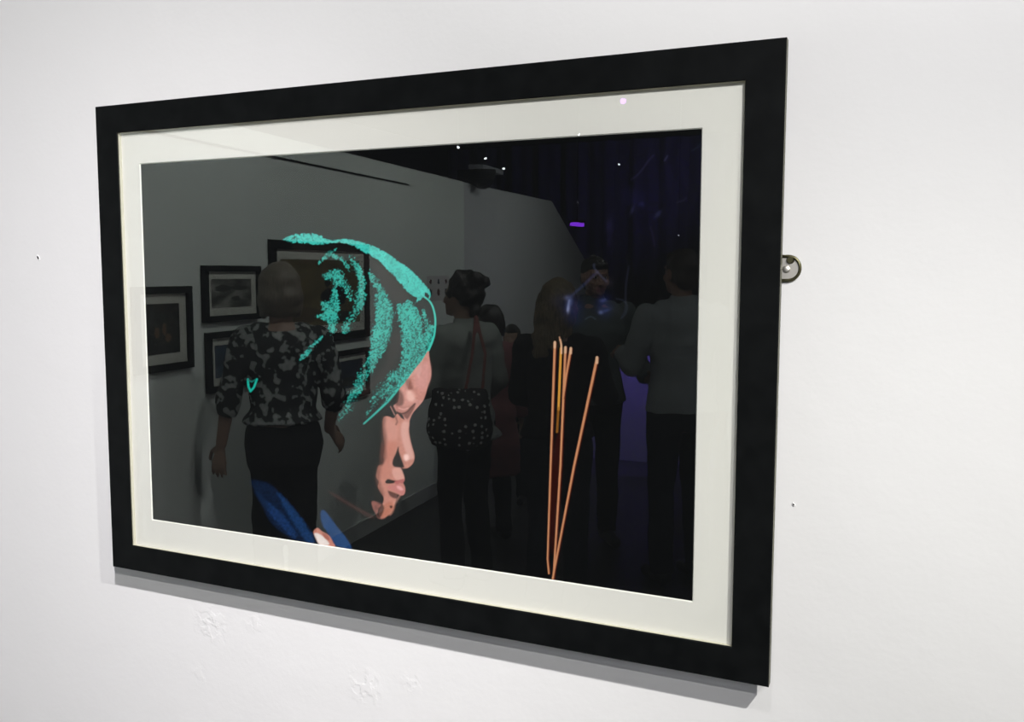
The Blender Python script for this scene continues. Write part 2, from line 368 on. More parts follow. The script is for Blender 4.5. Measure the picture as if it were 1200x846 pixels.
    fill(D([(66, 740), (90, 764), (130, 768), (112, 774), (80, 770)]), (120, 74, 66), soft=2.4, k=.8)
    fill(D([(162, 680), (180, 682), (176, 698), (164, 694)]), (70, 18, 14), soft=2)
    fill(D([(70, 560), (100, 590), (116, 640), (100, 668), (60, 645), (40, 600)]), (20, 15, 14), soft=4, k=.9)
    # line of the jaw
    fill(B([(20, 560), (60, 575), (110, 605), (170, 640), (230, 672), (262, 694), (240, 699), (190, 672), (130, 636), (70, 600)]), (64, 36, 32), soft=4, k=.7)
    # ---- denim blue cloth and the collar
    G = lambda p: fr(240, 430, 3.845, p)
    fill(G([(204, 515), (240, 512), (290, 526), (330, 560), (362, 592), (400, 635), (440, 690), (480, 745), (500, 795), (440, 790), (395, 772), (340, 740), (290, 690), (262, 630), (235, 570)]), (9, 24, 48), soft=4, amp=.35, ns=2, seed=51)
    fill(G([(275, 610), (300, 620), (340, 655), (380, 700), (410, 750), (400, 770), (350, 725), (300, 670)]), (20, 48, 92), soft=5, k=.9, amp=.3, ns=1.8, seed=52, ragged=2)
    fill(G([(330, 570), (370, 605), (420, 665), (470, 735), (490, 790), (450, 780), (410, 715), (360, 640)]), (22, 54, 98), soft=5, k=.8, amp=.3, ns=1.8, seed=53, ragged=2)
    fill(G([(225, 560), (250, 570), (300, 640), (280, 640), (245, 600)]), (13, 34, 66), soft=5, k=.7)
    fill(G([(522, 655), (540, 648), (566, 680), (600, 725), (640, 775), (660, 822), (600, 808), (575, 790), (556, 750), (530, 710)]), (24, 62, 110), soft=3, amp=.22, ns=2, seed=54)
    fill(G([(490, 742), (508, 726), (530, 742), (560, 760), (578, 790), (585, 812), (520, 800), (500, 770)]), (196, 128, 112), soft=2)
    fill(G([(494, 750), (515, 752), (545, 775), (560, 800), (520, 800), (502, 775)]), (236, 226, 222), soft=2.5, k=.9)
    fill(G([(530, 748), (556, 762), (560, 780), (540, 772)]), (150, 76, 62), soft=2, k=.7)
    # ---- smoke
    def puff(cx, cy, rx, ry, ang, col, k):
        r = max(rx, ry) * 2.2; idx = area([(cx - r, cy - r), (cx + r, cy + r)], 1)
        x = XF[idx] - cx; y = YF[idx] - cy; c, s = np.cos(ang), np.sin(ang)
        u = (x * c + y * s) / rx; v = (-x * s + y * c) / ry
        n = .55 + .9 * value_noise(XF[idx], YF[idx], 5, 77) * value_noise(XF[idx], YF[idx], 11, 78) * 2
        put(idx, np.exp(-(u * u + v * v) * 1.4) * k * .5 * n.clip(0, 1.1), srgb(col)[None].repeat(len(idx), 0))
    puff(671, 362, 12, 14, 0, (20, 30, 84), .8); puff(667, 355, 4, 8, .2, (96, 108, 160), .85); puff(666, 362, 1.8, 5, .1, (150, 158, 200), .8)
    puff(664, 349, 4, 3, 0, (110, 116, 160), .7); puff(655, 352, 10, 8, 0, (22, 28, 60), .6); puff(676, 375, 12, 9, .3, (18, 26, 50), .6)
    puff(708, 358, 10, 13, 0, (24, 32, 84), .8); puff(707, 352, 5, 2.5, 0, (74, 84, 140), .75); puff(704, 366, 3, 2.5, 0, (100, 112, 160), .75)
    puff(710, 364, 6, 2, -.3, (60, 70, 124), .6); puff(712, 331, 6, 5, 0, (70, 62, 72), .4)
    stroke([(667, 350), (675, 342), (684, 334), (694, 324), (700, 319)], 2.4, (48, 56, 92), soft=3.4, k=.4)
    stroke([(696, 310), (697, 315), (705, 324), (711, 330)], 1.8, (66, 72, 96), soft=2.8, k=.4)
    stroke([(667, 352), (665, 364)], 1.6, (130, 138, 176), soft=2.4, k=.55)
    stroke([(729, 371), (733, 362), (733, 345), (734, 330), (737, 312)], 1.6, (34, 36, 50), soft=2.5, k=.6)
    stroke([(722, 350), (730, 352), (735, 358), (733, 368), (728, 373)], 1.4, (38, 42, 54), soft=2, k=.6)
    stroke([(686, 374), (692, 371), (698, 374)], 1.4, (50, 60, 70), soft=2, k=.5)
    puff(744, 232, 12, 10, .5, (28, 26, 66), .65); puff(752, 239, 4, 3, .5, (46, 46, 96), .6); puff(771, 251, 6, 3, -.8, (54, 56, 96), .6)
    puff(741, 246, 2, 6, .4, (60, 60, 100), .5); puff(714, 266, 4, 9, 0, (48, 44, 84), .5); puff(714, 280, 3, 9, 0, (34, 30, 60), .45)
    stroke([(740, 210), (746, 206), (753, 198), (761, 187), (766, 182)], 2, (38, 36, 56), soft=2.5, k=.55)
    stroke([(779, 188), (782, 183)], 2, (50, 50, 72), soft=2, k=.6)
    stroke([(812, 176), (818, 172), (823, 167)], 2, (30, 36, 46), soft=3, k=.6)
    stroke([(762, 266), (765, 276), (767, 288)], 2, (30, 28, 44), soft=2.5, k=.5)
    stroke([(794, 237), (800, 235), (804, 232)], 2, (36, 34, 44), soft=2.5, k=.5)
    # ---- incense sticks
    fill([(650, 520), (660, 510), (655, 600), (648, 650), (645, 600)], (54, 12, 6), soft=5, k=.6)
    st, sh = (203, 138, 99), (84, 26, 12)
    def stick(P, w, w2, tip):
        stroke([(x + .9, y) for x, y in P], w + .7, sh, soft=1.2, k=.8, w2=w2 + .6, curve=False)
        stroke(P, w, st, soft=1.0, w2=w2, curve=False)
        if tip:
            x, y = P[0]; stroke([(x, y - 1), (x - .1, y + 5)], w + .2, (214, 172, 140), soft=1.2, curve=False)
    stick([(662.6, 408), (656.7, 546), (648.5, 678)], 2.5, 1.9, True)
    stroke([(657.4, 408), (655.5, 455), (654.5, 480)], 2.5, (214, 150, 60), soft=1.1, curve=False)
    stroke([(654.5, 478), (652.8, 506)], 2.2, (150, 94, 30), soft=2.4, k=.9, curve=False)
    stroke([(656.5, 398), (657.8, 405), (658, 414)], 1.9, (224, 176, 140), soft=1)
    stroke([(655.6, 395), (656.8, 401)], 1.2, (200, 150, 120), soft=1)
    stick([(668.9, 409), (663.5, 440), (660, 466)], 2.5, 2.1, True)
    stick([(650.2, 402), (645.2, 546), (641.6, 655), (643.2, 672)], 2.5, 1.7, True)
    stick([(699.6, 420), (672.7, 546), (647.6, 678)], 2.9, 1.9, True)
    return img

# homography of the print plane: where on the traced picture a point of the print lies
# ============================================================ THE SETTING
M_wall = plaster_mat('white_plaster', (.80, .795, .785))
M_side = plaster_mat('white_plaster_side', (.76, .80, .77), humps=False)
M_grey = plaster_mat('pale_grey_plaster', (.60, .61, .63), humps=False)
M_floor = ramp_mat('dark_floor', [(.3, (.018, .018, .019)), (.7, (.034, .033, .033))], 3, rough=.45)
M_black = mat('black_paint', (.006, .006, .008), .85)
M_drape = ramp_mat('black_drape', [(.2, (.07, .07, .08)), (.8, (.095, .095, .11))], 1.2, 'wave', rough=.9, bump=.5, dist=.02)
M_base = mat('skirting_paint', (.55, .56, .55), .4)
M_dark = mat('partition_paint', (.34, .34, .38), .7)

YM = -0.04                                 # a point and its mirror image in the picture glass: y -> YM - y
# the side wall runs away from the main wall at 96.7 degrees
W0 = Vector((-2.5479, -3.5614, 0)); WD = Vector((-.11626, -.99322, 0)); WN = Vector((.99322, -.11626, 0))   # along, into the room
def wp(s, n, z): return W0 + WD * s + WN * n + Vector((0, 0, z))

box('wall_main', (-2.15, 0, 0), (4.0, .15, 3.6), M_wall)['kind'] = 'structure'
box('floor', (-7, -13, -.1), (4.15, .15, 0), M_floor)['kind'] = 'structure'
box('ceiling', (-7, -13, 3.6), (4.15, .15, 3.7), M_black)['kind'] = 'structure'
box('wall_right', (4.0, -13, 0), (4.15, 0, 3.6), M_black)['kind'] = 'structure'
box('wall_back', (-7, -13, 0), (4.0, -12.85, 3.6), M_black)['kind'] = 'structure'
box('wall_outer', (-7, -12.85, 0), (-6.85, .15, 3.6), M_black)['kind'] = 'structure'
t = -.12
o = prism('wall_left', [wp(-3.62, 0, 0), wp(1.87, 0, 0), wp(1.87, 0, 2.285), wp(-3.62, 0, 2.285)], None, WN * t, M_side); o['kind'] = 'structure'
o = prism('wall_left_far', [wp(1.87, -.02, 0), wp(7.6, -.02, 0), wp(7.6, -.02, .9), wp(5.90, -.02, 1.66), wp(4.334, -.02, 2.31), wp(1.87, -.02, 2.285)], None, WN * t, M_grey); o['kind'] = 'structure'
o = prism('baseboard_left', [wp(-3.5, 0, 0), wp(1.87, 0, 0), wp(1.87, 0, .095), wp(-3.5, 0, .095)], None, WN * .018, M_base); o['kind'] = 'structure'
o = prism('baseboard_far', [wp(1.88, -.02, 0), wp(7.5, -.02, 0), wp(7.5, -.02, .095), wp(1.88, -.02, .095)], None, WN * .018, M_base); o['kind'] = 'structure'
box('wall_partition', (-2.25, -6.78, 0), (1.6, -6.64, 1.0), M_dark)['kind'] = 'structure'
# a gathered black drape at the far end
bm = bmesh.new(); row = []
for i in range(241):
    x = -6.5 + i * .0425; y = -11.9 + .035 * math.sin(i * .55) + .02 * math.sin(i * 1.27)
    row.append((bm.verts.new((x, y, .03)), bm.verts.new((x, y * 1.0 + .01, 3.45)), bm.verts.new((x, y - .012, .03)), bm.verts.new((x, y - .002, 3.45))))
for a, b in zip(row, row[1:]):
    bm.faces.new((a[0], b[0], b[1], a[1])); bm.faces.new((a[2], a[3], b[3], b[2])); bm.faces.new((a[1], b[1], b[3], a[3])); bm.faces.new((a[0], a[2], b[2], b[0]))
bm.faces.new((row[0][0], row[0][1], row[0][3], row[0][2])); bm.faces.new((row[-1][0], row[-1][2], row[-1][3], row[-1][1]))
tag(link('stage_curtain', bm, M_drape, smooth_=False), 'black gathered curtain closing off the far end of the hall', 'curtain')

# ============================================================ THE FRAMED PICTURE
M_frame = ramp_mat('black_stained_wood', [(.35, (.0028, .0034, .0036)), (.7, (.0052, .0060, .0062))], 40, rough=.6, stretch=(1, 1, 1), bump=.08, dist=.0006)
M_frame.node_tree.nodes['Principled BSDF'].inputs['Specular IOR Level'].default_value = .09
M_edge = ramp_mat('worn_frame_edge', [(.3, (.055, .055, .030)), (.75, (.15, .15, .095))], 30, rough=.5, stretch=(1, 1, .2))
M_mat = mat('cream_mount_board', (.79, .768, .722), .8, bump=(900, .12, .0002))
M_bevel = mat('white_mount_core', (.88, .87, .80), .7)
M_back = mat('grey_backing_board', (.17, .16, .14), .9)
M_glass = glass_mat('picture_glass')
M_chrome = mat('polished_steel', (.80, .77, .70), .48, 1.0)
M_brass = mat('aged_brass', (.16, .15, .085), .42, 1.0)

HX, Z0, Z1 = .5, 1.15, 1.85                # outer size
IX0, IX1, IZ0, IZ1 = -.4567, .4581, 1.1893, 1.8094
FY, BY = -.032, -.0185                       # front and back of the moulding
pic = thing('picture_frame', 'large black framed photograph of a profile in a teal headscarf beside incense sticks', 'framed picture', (0, 0, 1.5))
def rel(o): o.location = Vector(o.location) - Vector((0, 0, 1.5)); return o
bm = bmesh.new()
def ring(x0, x1, z0, z1, y): return [bm.verts.new(v) for v in ((x0, y, z0), (x1, y, z0), (x1, y, z1), (x0, y, z1))]
def bridge(a, b, mi=0):
    for i in range(4):
        j = (i + 1) % 4; bm.faces.new((a[i], a[j], b[j], b[i])).material_index = mi
e = .0012
r_back = ring(-HX + .0004, HX - .0004, Z0 + .0004, Z1 - .0004, BY); r_o = ring(-HX, HX, Z0, Z1, FY + e); r_f = ring(-HX + e, HX - e, Z0 + e, Z1 - e, FY)
r_g = ring(IX0 - e, IX1 + e, IZ0 - e, IZ1 + e, FY); r_i = ring(IX0, IX1, IZ0, IZ1, FY + e); r_ib = ring(IX0, IX1, IZ0, IZ1, -.0302)
r_b2 = ring(IX0 - .004, IX1 + .004, IZ0 - .004, IZ1 + .004, -.0302); r_b3 = ring(IX0 - .004, IX1 + .004, IZ0 - .004, IZ1 + .004, BY)
bridge(r_back, r_o, 1); bridge(r_o, r_f, 0); bridge(r_f, r_g, 0); bridge(r_g, r_i, 0); bridge(r_i, r_ib, 1); bridge(r_ib, r_b2); bridge(r_b2, r_b3); bridge(r_b3, r_back)
rel(link('moulding', bm, [M_frame, M_edge], pic))
# glass in the rebate
rel(box('glass_pane', (IX0 - .003, -.0301, IZ0 - .003), (IX1 + .003, -.0284, IZ1 + .003), M_glass, pic))
# cream fillet that keeps the glass off the mount
bm = bmesh.new(); k = .0006
a = ring(IX0 - .003, IX1 + .003, IZ0 - .003, IZ1 + .003, -.0282); b = ring(IX0 - k, IX1 + k, IZ0 - k, IZ1 + k, -.0282)
c = ring(IX0 - k, IX1 + k, IZ0 - k, IZ1 + k, -.0240); d = ring(IX0 - .003, IX1 + .003, IZ0 - .003, IZ1 + .003, -.0240)
bridge(a, b); bridge(b, c); bridge(c, d); bridge(d, a)
rel(link('spacer', bm, mat('cream_spacer', (.60, .57, .46), .8), pic))
# window mount with a bevelled opening
PX0, PX1, PZ0, PZ1 = -.4218, .4104, 1.2318, 1.7632
bm = bmesh.new()
a = ring(IX0 - .003, IX1 + .003, IZ0 - .003, IZ1 + .003, -.0238); b = ring(PX0 - .0012, PX1 + .0012, PZ0 - .0012, PZ1 + .0012, -.0238)
c = ring(PX0, PX1, PZ0, PZ1, -.0222); d = ring(IX0 - .003, IX1 + .003, IZ0 - .003, IZ1 + .003, -.0222)
bridge(a, b, 0); bridge(b, c, 1); bridge(c, d, 0); bridge(d, a, 0)
rel(link('window_mount', bm, [M_mat, M_bevel], pic))
rel(box('backing_board', (-.47, -.0185, 1.175), (.47, -.0125, 1.825), M_back, pic))
# fixing plate that peeps out on the right, with its screw
bm = bmesh.new()
outer = [(.478, 1.5985)] + [(.5035 + .0125 * math.cos(a_), 1.6115 + .013 * math.sin(a_)) for a_ in np.linspace(-math.pi / 2, math.pi / 2, 22)] + [(.478, 1.6245)]
fr_v = [bm.verts.new((x, -.0022, z)) for x, z in outer]; bk_v = [bm.verts.new((x, 0, z)) for x, z in outer]
bm.faces.new(fr_v); bm.faces.new(bk_v[::-1])
for i in range(len(outer)): j = (i + 1) % len(outer); bm.faces.new((fr_v[i], fr_v[j], bk_v[j], bk_v[i]))
plate = rel(link('fixing_plate', bm, M_chrome, pic)); plate['label'] = 'shiny steel fixing plate peeping out on the right'
bm = bmesh.new(); prev = None; pts = [(.478, 1.5985)] + outer[1:-1] + [(.478, 1.6245)]
for i, (x, z) in enumerate(pts):
    nx, nz = (pts[min(i + 1, len(pts) - 1)][0] - pts[max(i - 1, 0)][0]), (pts[min(i + 1, len(pts) - 1)][1] - pts[max(i - 1, 0)][1])
    l_ = math.hypot(nx, nz); nx, nz = nz / l_, -nx / l_
    rg = [bm.verts.new((x + nx * .0017 * math.cos(t_), -.0026 - .0017 * math.sin(t_), z + nz * .0017 * math.cos(t_))) for t_ in np.linspace(0, 2 * math.pi, 9)[:-1]]
    if prev:
        for k in range(8): bm.faces.new((prev[k], prev[(k + 1) % 8], rg[(k + 1) % 8], rg[k]))
    else: bm.faces.new(rg)
    prev = rg
bm.faces.new(prev[::-1])
def sub(o, p):                               # parent to a part that is itself under the picture
    o.parent = p; o.location = (0, 0, 0); return o
sub(link('plate_rim', bm, M_brass, None, smooth_=True), plate)
bm = bmesh.new()
cyl(bm, (.5055, -.0018, 1.6205), (.5055, -.0055, 1.6205), .0046, .0030, 24)
sub(link('screw', bm, M_brass, None), plate)
bm = bmesh.new(); bmesh.ops.create_uvsphere(bm, u_segments=16, v_segments=10, radius=.0042, matrix=Matrix.Translation((.5015, -.0024, 1.6105)) @ Matrix.Diagonal((1, .35, 1, 1)))
sub(link('rivet', bm, M_chrome, None, smooth_=True), plate)
bm = bmesh.new(); bx(bm, (.478, -.020, 1.6045), (.4885, -.0020, 1.6185))
sub(link('bracket', bm, M_brass, None), plate)

# the print itself: one sheet whose printed colours are stored per point
NU, NV = 1000, 680
us = np.linspace(PX0 - .004, PX1 + .004, NU); vs = np.linspace(PZ1 + .004, PZ0 - .004, NV)
UX, UZ = np.meshgrid(us, vs)
R3 = np.array((RIGHT, -UP, -BACK)); CP = np.array((0.6733696, -1.0648924, 1.60747747))
TR = np.stack([R3[:, 0], R3[:, 2], R3 @ (np.array((0, -.0219, 0)) - CP)], 1)       # print plane -> traced picture
q = TR @ np.stack([UX.ravel(), UZ.ravel(), np.ones(UX.size)])
F = 1109.4376
rgb = paint((q[0] / q[2] * F + 600).reshape(UX.shape), (q[1] / q[2] * F + 423).reshape(UX.shape))
me = bpy.data.meshes.new('print')
co = np.stack([UX, np.full(UX.shape, -.0219), UZ - 1.5], -1).reshape(-1, 3).astype(np.float32)
# thickness: the sheet is closed by a back face frame
ii = np.arange(NU * NV).reshape(NV, NU)
quads = np.stack([ii[1:, :-1], ii[1:, 1:], ii[:-1, 1:], ii[:-1, :-1]], -1).reshape(-1, 4)
x0, x1, z0, z1 = us[0], us[-1], vs[-1] - 1.5, vs[0] - 1.5
backv = np.array([(x0, -.0205, z1), (x1, -.0205, z1), (x1, -.0205, z0), (x0, -.0205, z0)], np.float32)
nb = NU * NV; allv = np.concatenate([co, backv]); quads = np.concatenate([quads, [[nb, nb + 1, nb + 2, nb + 3]]])
me.vertices.add(len(allv)); me.vertices.foreach_set('co', allv.ravel())
me.loops.add(quads.size); me.loops.foreach_set('vertex_index', quads.ravel().astype(np.int32))
me.polygons.add(len(quads)); me.polygons.foreach_set('loop_start', (np.arange(len(quads)) * 4).astype(np.int32))
me.update(calc_edges=True)
ca = me.color_attributes.new('picture', 'FLOAT_COLOR', 'POINT')
cc = np.ones((len(allv), 4), np.float32); cc[:nb, :3] = rgb.reshape(-1, 3) * 1.0
ca.data.foreach_set('color', cc.ravel())
M_print = bpy.data.materials.new('photographic_print'); M_print.use_nodes = True
_n = M_print.node_tree.nodes; _a = _n.new('ShaderNodeAttribute'); _a.attribute_name = 'picture'
_n['Principled BSDF'].inputs['Roughness'].default_value = .6; _n['Principled BSDF'].inputs['Specular IOR Level'].default_value = .1
M_print.node_tree.links.new(_a.outputs['Color'], _n['Principled BSDF'].inputs['Base Color'])
me.materials.append(M_print)
o = bpy.data.objects.new('print', me); COL.objects.link(o); o.parent = pic

# ---- marks on the wall beside the picture
M_hole = mat('dark_hole', (.01, .01, .008), 1)
def wall_hole(x, z, rx, rz, ang, label, name='screw_hole'):
    """a raised crumbled lip round a small dark hole"""
    bm = bmesh.new(); n = 18; rings = []
    for rr, y in ((1.9, -.0001), (1.35, -.0012), (1.0, -.0010)):
        rings.append([bm.verts.new((math.cos(t_) * rx * rr * math.cos(ang) - math.sin(t_) * rz * rr * math.sin(ang), y,
                                    math.cos(t_) * rx * rr * math.sin(ang) + math.sin(t_) * rz * rr * math.cos(ang))) for t_ in np.linspace(0, 2 * math.pi, n + 1)[:-1]])
    for a, b in zip(rings, rings[1:]):
        for i in range(n): bm.faces.new((a[i], a[(i + 1) % n], b[(i + 1) % n], b[i]))
    f = bm.faces.new(rings[-1]); f.material_index = 1
    o = link(name, bm, [M_wall, M_hole]); o.location = (x, 0, z); return tag(o, label, 'hole')
wall_hole(-.6760, 1.6285, .0017, .0032, .6, 'small dark screw hole in the white wall left of the framed photograph')
wall_hole(.5163, 1.3511, .0007, .0013, .6, 'tiny chip in the white wall right of the framed photograph', 'plaster_chip')

# ============================================================ THE OTHER PICTURES, on the side wall
def art_mat(name, cols, scale, stretch=(1, 1, 1)): return ramp_mat(name, cols, scale, rough=.6, stretch=stretch, bump=0)
def wall_picture(s0, s1, z0, z1, mw, mt, art, label, figures=()):
    mid = wp((s0 + s1) / 2, 0, (z0 + z1) / 2)
    p = thing('wall_picture', label, 'framed picture', mid, 'smaller framed pictures on the side wall')
    def P(s, n, z): return wp(s, n, z) - mid
    def bar_ring(a0, a1, b0, b1, c0, c1, d0, d1, n0, n1, name, m, par=p):
        bm = bmesh.new()
        O = [(a0, b0), (a1, b0), (a1, b1), (a0, b1)]; I = [(c0, d0), (c1, d0), (c1, d1), (c0, d1)]
        of = [bm.verts.new(P(s, n1, z)) for s, z in O]; if_ = [bm.verts.new(P(s, n1, z)) for s, z in I]
        ob = [bm.verts.new(P(s, n0, z)) for s, z in O]; ib = [bm.verts.new(P(s, n0, z)) for s, z in I]
        for i in range(4):
            j = (i + 1) % 4
            for q_ in ((of[i], of[j], if_[j], if_[i]), (ob[i], ib[i], ib[j], ob[j]), (of[i], ob[i], ob[j], of[j]), (if_[i], if_[j], ib[j], ib[i])): bm.faces.new(q_)
        return link(name, bm, m, par)
    def slab(a0, a1, b0, b1, n0, n1, name, m, par=p):
        bm = bmesh.new(); v = [bm.verts.new(P(s, n, z)) for n in (n0, n1) for s, z in ((a0, b0), (a1, b0), (a1, b1), (a0, b1))]
        for f in ((0, 1, 2, 3), (7, 6, 5, 4), (0, 4, 5, 1), (1, 5, 6, 2), (2, 6, 7, 3), (3, 7, 4, 0)): bm.faces.new([v[i] for i in f])
        return link(name, bm, m, par)
    bar_ring(s0, s1, z0, z1, s0 + mw, s1 - mw, z0 + mw, z1 - mw, .001, .026, 'moulding', M_frame)
    k = mw + mt
    bar_ring(s0 + mw - .003, s1 - mw + .003, z0 + mw - .003, z1 - mw + .003, s0 + k, s1 - k, z0 + k, z1 - k, .008, .011, 'window_mount', M_mat)
    pr = slab(s0 + k - .003, s1 - k + .003, z0 + k - .003, z1 - k + .003, .004, .008, 'print', art)
    for (u0, u1, v0, v1, m) in figures:      # shapes printed on the sheet
        sa, sb = s0 + k + (s1 - s0 - 2 * k) * u0, s0 + k + (s1 - s0 - 2 * k) * u1
        za, zb = z0 + k + (z1 - z0 - 2 * k) * v0, z0 + k + (z1 - z0 - 2 * k) * v1
        bm = bmesh.new(); rr = random.Random(int(u0 * 100) + 7)
        vsx = [bm.verts.new(P((sa + sb) / 2 + (sb - sa) / 2 * math.cos(t_) * rr.uniform(.7, 1.1), .0084, (za + zb) / 2 + (zb - za) / 2 * math.sin(t_) * rr.uniform(.75, 1.1))) for t_ in np.linspace(0, 2 * math.pi, 15)[:-1]]
        bm.faces.new(vsx); g = bmesh.ops.extrude_face_region(bm, geom=bm.faces[:])
        for v in g['geom']:
            if isinstance(v, bmesh.types.BMVert): v.co -= WN * .0003
        oo = link('printed_figure', bm, m, pr)
    slab(s0 + mw - .003, s1 - mw + .003, z0 + mw - .003, z1 - mw + .003, .0150, .0165, 'glass_pane', M_glass)
    return p
A_sepia = art_mat('sepia_landscape_print', [(.38, (.05, .045, .04)), (.5, (.16, .15, .14)), (.62, (.34, .33, .31))], 7, (1, 1, 2.5))
A_dusk = art_mat('dark_stage_print', [(.4, (.012, .014, .014)), (.6, (.03, .026, .024))], 8)
A_blue = art_mat('blue_sea_print', [(.35, (.03, .05, .09)), (.65, (.07, .11, .18))], 3, (1, 1, 6))
A_warm = art_mat('amber_sky_print', [(.3, (.13, .09, .04)), (.7, (.26, .20, .10))], 3, (1, 1, 3))
A_night = art_mat('slate_blue_print', [(.35, (.02, .03, .06)), (.65, (.06, .08, .12))], 4, (1, 1, 4))
A_fig = mat('print_ink_warm', (.22, .12, .07), .7); A_ink = mat('print_ink_black', (.008, .008, .012), .7); A_tree = mat('print_ink_grey', (.05, .05, .045), .7); A_sand = mat('print_ink_sand', (.16, .11, .07), .7)
wall_picture(-1.79, -1.428, 1.187, 1.543, .03, .042, A_dusk, 'square black framed picture of small dancers, leftmost on the side wall',
             [(.25, .42, .3, .55, A_fig), (.48, .62, .36, .62, A_fig), (.55, .75, .22, .4, A_fig)])
wall_picture(-1.338, -.897, 1.376, 1.633, .028, .034, A_sepia, 'black framed pale sepia landscape picture hung above a blue one',
             [(.08, .5, .55, .8, A_tree), (.45, .9, .6, .78, A_tree), (.5, .72, .22, .42, A_tree)])
wall_picture(-1.325, -.885, 1.055, 1.330, .028, .034, A_blue, 'black framed blue picture hung under the sepia landscape')
wall_picture(-.800, .250, 1.215, 1.765, .045, .05, A_warm, 'largest black framed amber picture with dark figures on the side wall',
             [(.46, .84, .25, .60, A_ink), (.52, .60, .58, .76, A_ink), (.70, .80, .52, .68, A_ink), (0.04, .5, .02, .3, A_sand), (.5, .96, .02, .2, A_tree)])
wall_picture(-.205, .240, .865, 1.152, .028, .034, A_night, 'black framed slate blue picture hung under the large amber one',
             [(.05, .95, .05, .4, A_tree)])
# thin dark hanging rail high on the side wall
bm = bmesh.new()
for v in [0]:
    P_ = [wp(-1.75, 0, 2.172), wp(.87, 0, 2.172), wp(.87, 0, 2.181), wp(-1.75, 0, 2.181)]
    a = [bm.verts.new(p) for p in P_]; b = [bm.verts.new(p + WN * .008) for p in P_]
    bm.faces.new(a); bm.faces.new(b[::-1])
    for i in range(4): bm.faces.new((a[i], a[(i + 1) % 4], b[(i + 1) % 4], b[i]))
tag(link('hanging_rail', bm, M_black), 'thin dark hanging rail high on the white side wall', 'rail')
# little sheet with two rows of coloured dots
nt_ = thing('notice_sheet', 'small pale sheet with two rows of dark spots on the side wall', 'notice', wp(1.36, 0, 1.51))
def wbox(name, s0, s1, z0, z1, n0, n1, m, root, orig):
    bm = bmesh.new(); v = [bm.verts.new(wp(s, n, z) - orig) for n in (n0, n1) for s, z in ((s0, z0), (s1, z0), (s1, z1), (s0, z1))]
    for f in ((0, 1, 2, 3), (7, 6, 5, 4), (0, 4, 5, 1), (1, 5, 6, 2), (2, 6, 7, 3), (3, 7, 4, 0)): bm.faces.new([v[i] for i in f])
    return link(name, bm, m, root)
org = wp(1.36, 0, 1.51)
wbox('sheet', 1.16, 1.56, 1.40, 1.575, .0005, .003, mat('paper', (.62, .60, .60), .8), nt_, org)
dots = [mat('dot_maroon', (.10, .03, .04), .8), mat('dot_slate', (.05, .05, .08), .8)]
for r_ in range(2):
    for c_ in range(3):
        s_ = 1.22 + c_ * .14; z_ = 1.535 - r_ * .075; k_ = .017 if r_ == 0 else .024
        bm = bmesh.new(); cyl(bm, wp(s_, .003, z_) - org, wp(s_, .005, z_) - org, k_, k_, 16); link('dot', bm, dots[(r_ + c_) % 2], nt_)
# security camera on the top of the wall where the two panels meet
sc = thing('security_camera', 'dark dome camera on a pale bracket at the top of the side wall', 'security camera', wp(1.9, 0, 2.3))
org = wp(1.9, 0, 2.3)
wbox('bracket', 2.02, 2.50, 2.395, 2.43, -.02, .10, mat('pale_grey_metal', (.35, .36, .40), .5), sc, org)
wbox('arm', 2.04, 2.12, 2.285, 2.395, -.12, .03, M_black, sc, org)
bm = bmesh.new(); cyl(bm, wp(2.12, .06, 2.395) - org, wp(2.12, .06, 2.32) - org, .105, .095, 28)
link('housing', bm, M_black, sc)
bm = bmesh.new(); bmesh.ops.create_uvsphere(bm, u_segments=24, v_segments=14, radius=.085, matrix=Matrix.Translation(wp(2.12, .06, 2.315) - org) @ Matrix.Diagonal((1, 1, .8, 1)))
link('dome', bm, mat('smoked_dome', (.015, .015, .02), .15), sc, smooth_=True)

# ============================================================ LAMPS far back in the hall
def virt(px, py, Z):
    """room point whose mirror image in the glass lies Z metres down the line of sight"""
    d = R3.T @ np.array(((px - 600) / F, (py - 423) / F, 1.0)); p = CP + Z * d
    return Vector((p[0], YM - p[1], p[2]))
M_white_lens = mat('lit_lens_white', (.8, .8, .8), .3, emit=((.9, .92, 1.0), 22))
M_purple_lens = mat('lit_lens_purple', (.4, .2, .6), .3, emit=((.62, .22, 1.0), 9))
M_purple_tube = mat('lit_tube_purple', (.3, .1, .6), .3, emit=((.28, .04, 1.0), 7))
def lamp(px, py, Z, r, lens, label, group=None):
    c = virt(px, py, Z); t_ = thing('hall_spotlight', label, 'spotlight', c, group)
    d = (Vector((.67, 0.0, 1.6)) - c).normalized()
    bm = bmesh.new(); cyl(bm, -d * .16, -d * .004, r * 2.0, r * 1.7, 20); link('lamp_can', bm, M_black, t_)
    bm = bmesh.new(); cyl(bm, -d * .004, d * .004, r, r, 20); link('lens', bm, lens, t_)
    bm = bmesh.new(); cyl(bm, (0, 0, .01), (0, 0, max(3.6 - c.z, .3)), .003, .003, 8); link('drop_rod', bm, M_black, t_)
    return t_
lamp(538, 173, 9.8, .012, M_white_lens, 'small lit white spotlight nearest the dome camera, first of the row', 'row of small white spotlights')
lamp(570, 186, 10.4, .012, M_white_lens, 'small lit white spotlight, middle of the row under the black ceiling', 'row of small white spotlights')
lamp(591, 198, 10.9, .012, M_white_lens, 'small dim white spotlight, last of the row of three', 'row of small white spotlights')
lamp(726, 193, 11.0, .010, M_white_lens, 'lone small white spotlight high in the dark of the hall')
lamp(678, 238, 11.0, .005, M_white_lens, 'faint small white spotlight above the purple tube light')
lamp(796, 276, 11.0, .006, M_white_lens, 'faint small white spotlight above the man in the grey pullover')
lamp(731, 119, 9.0, .028, M_purple_lens, 'purple stage spotlight hanging highest in the hall')
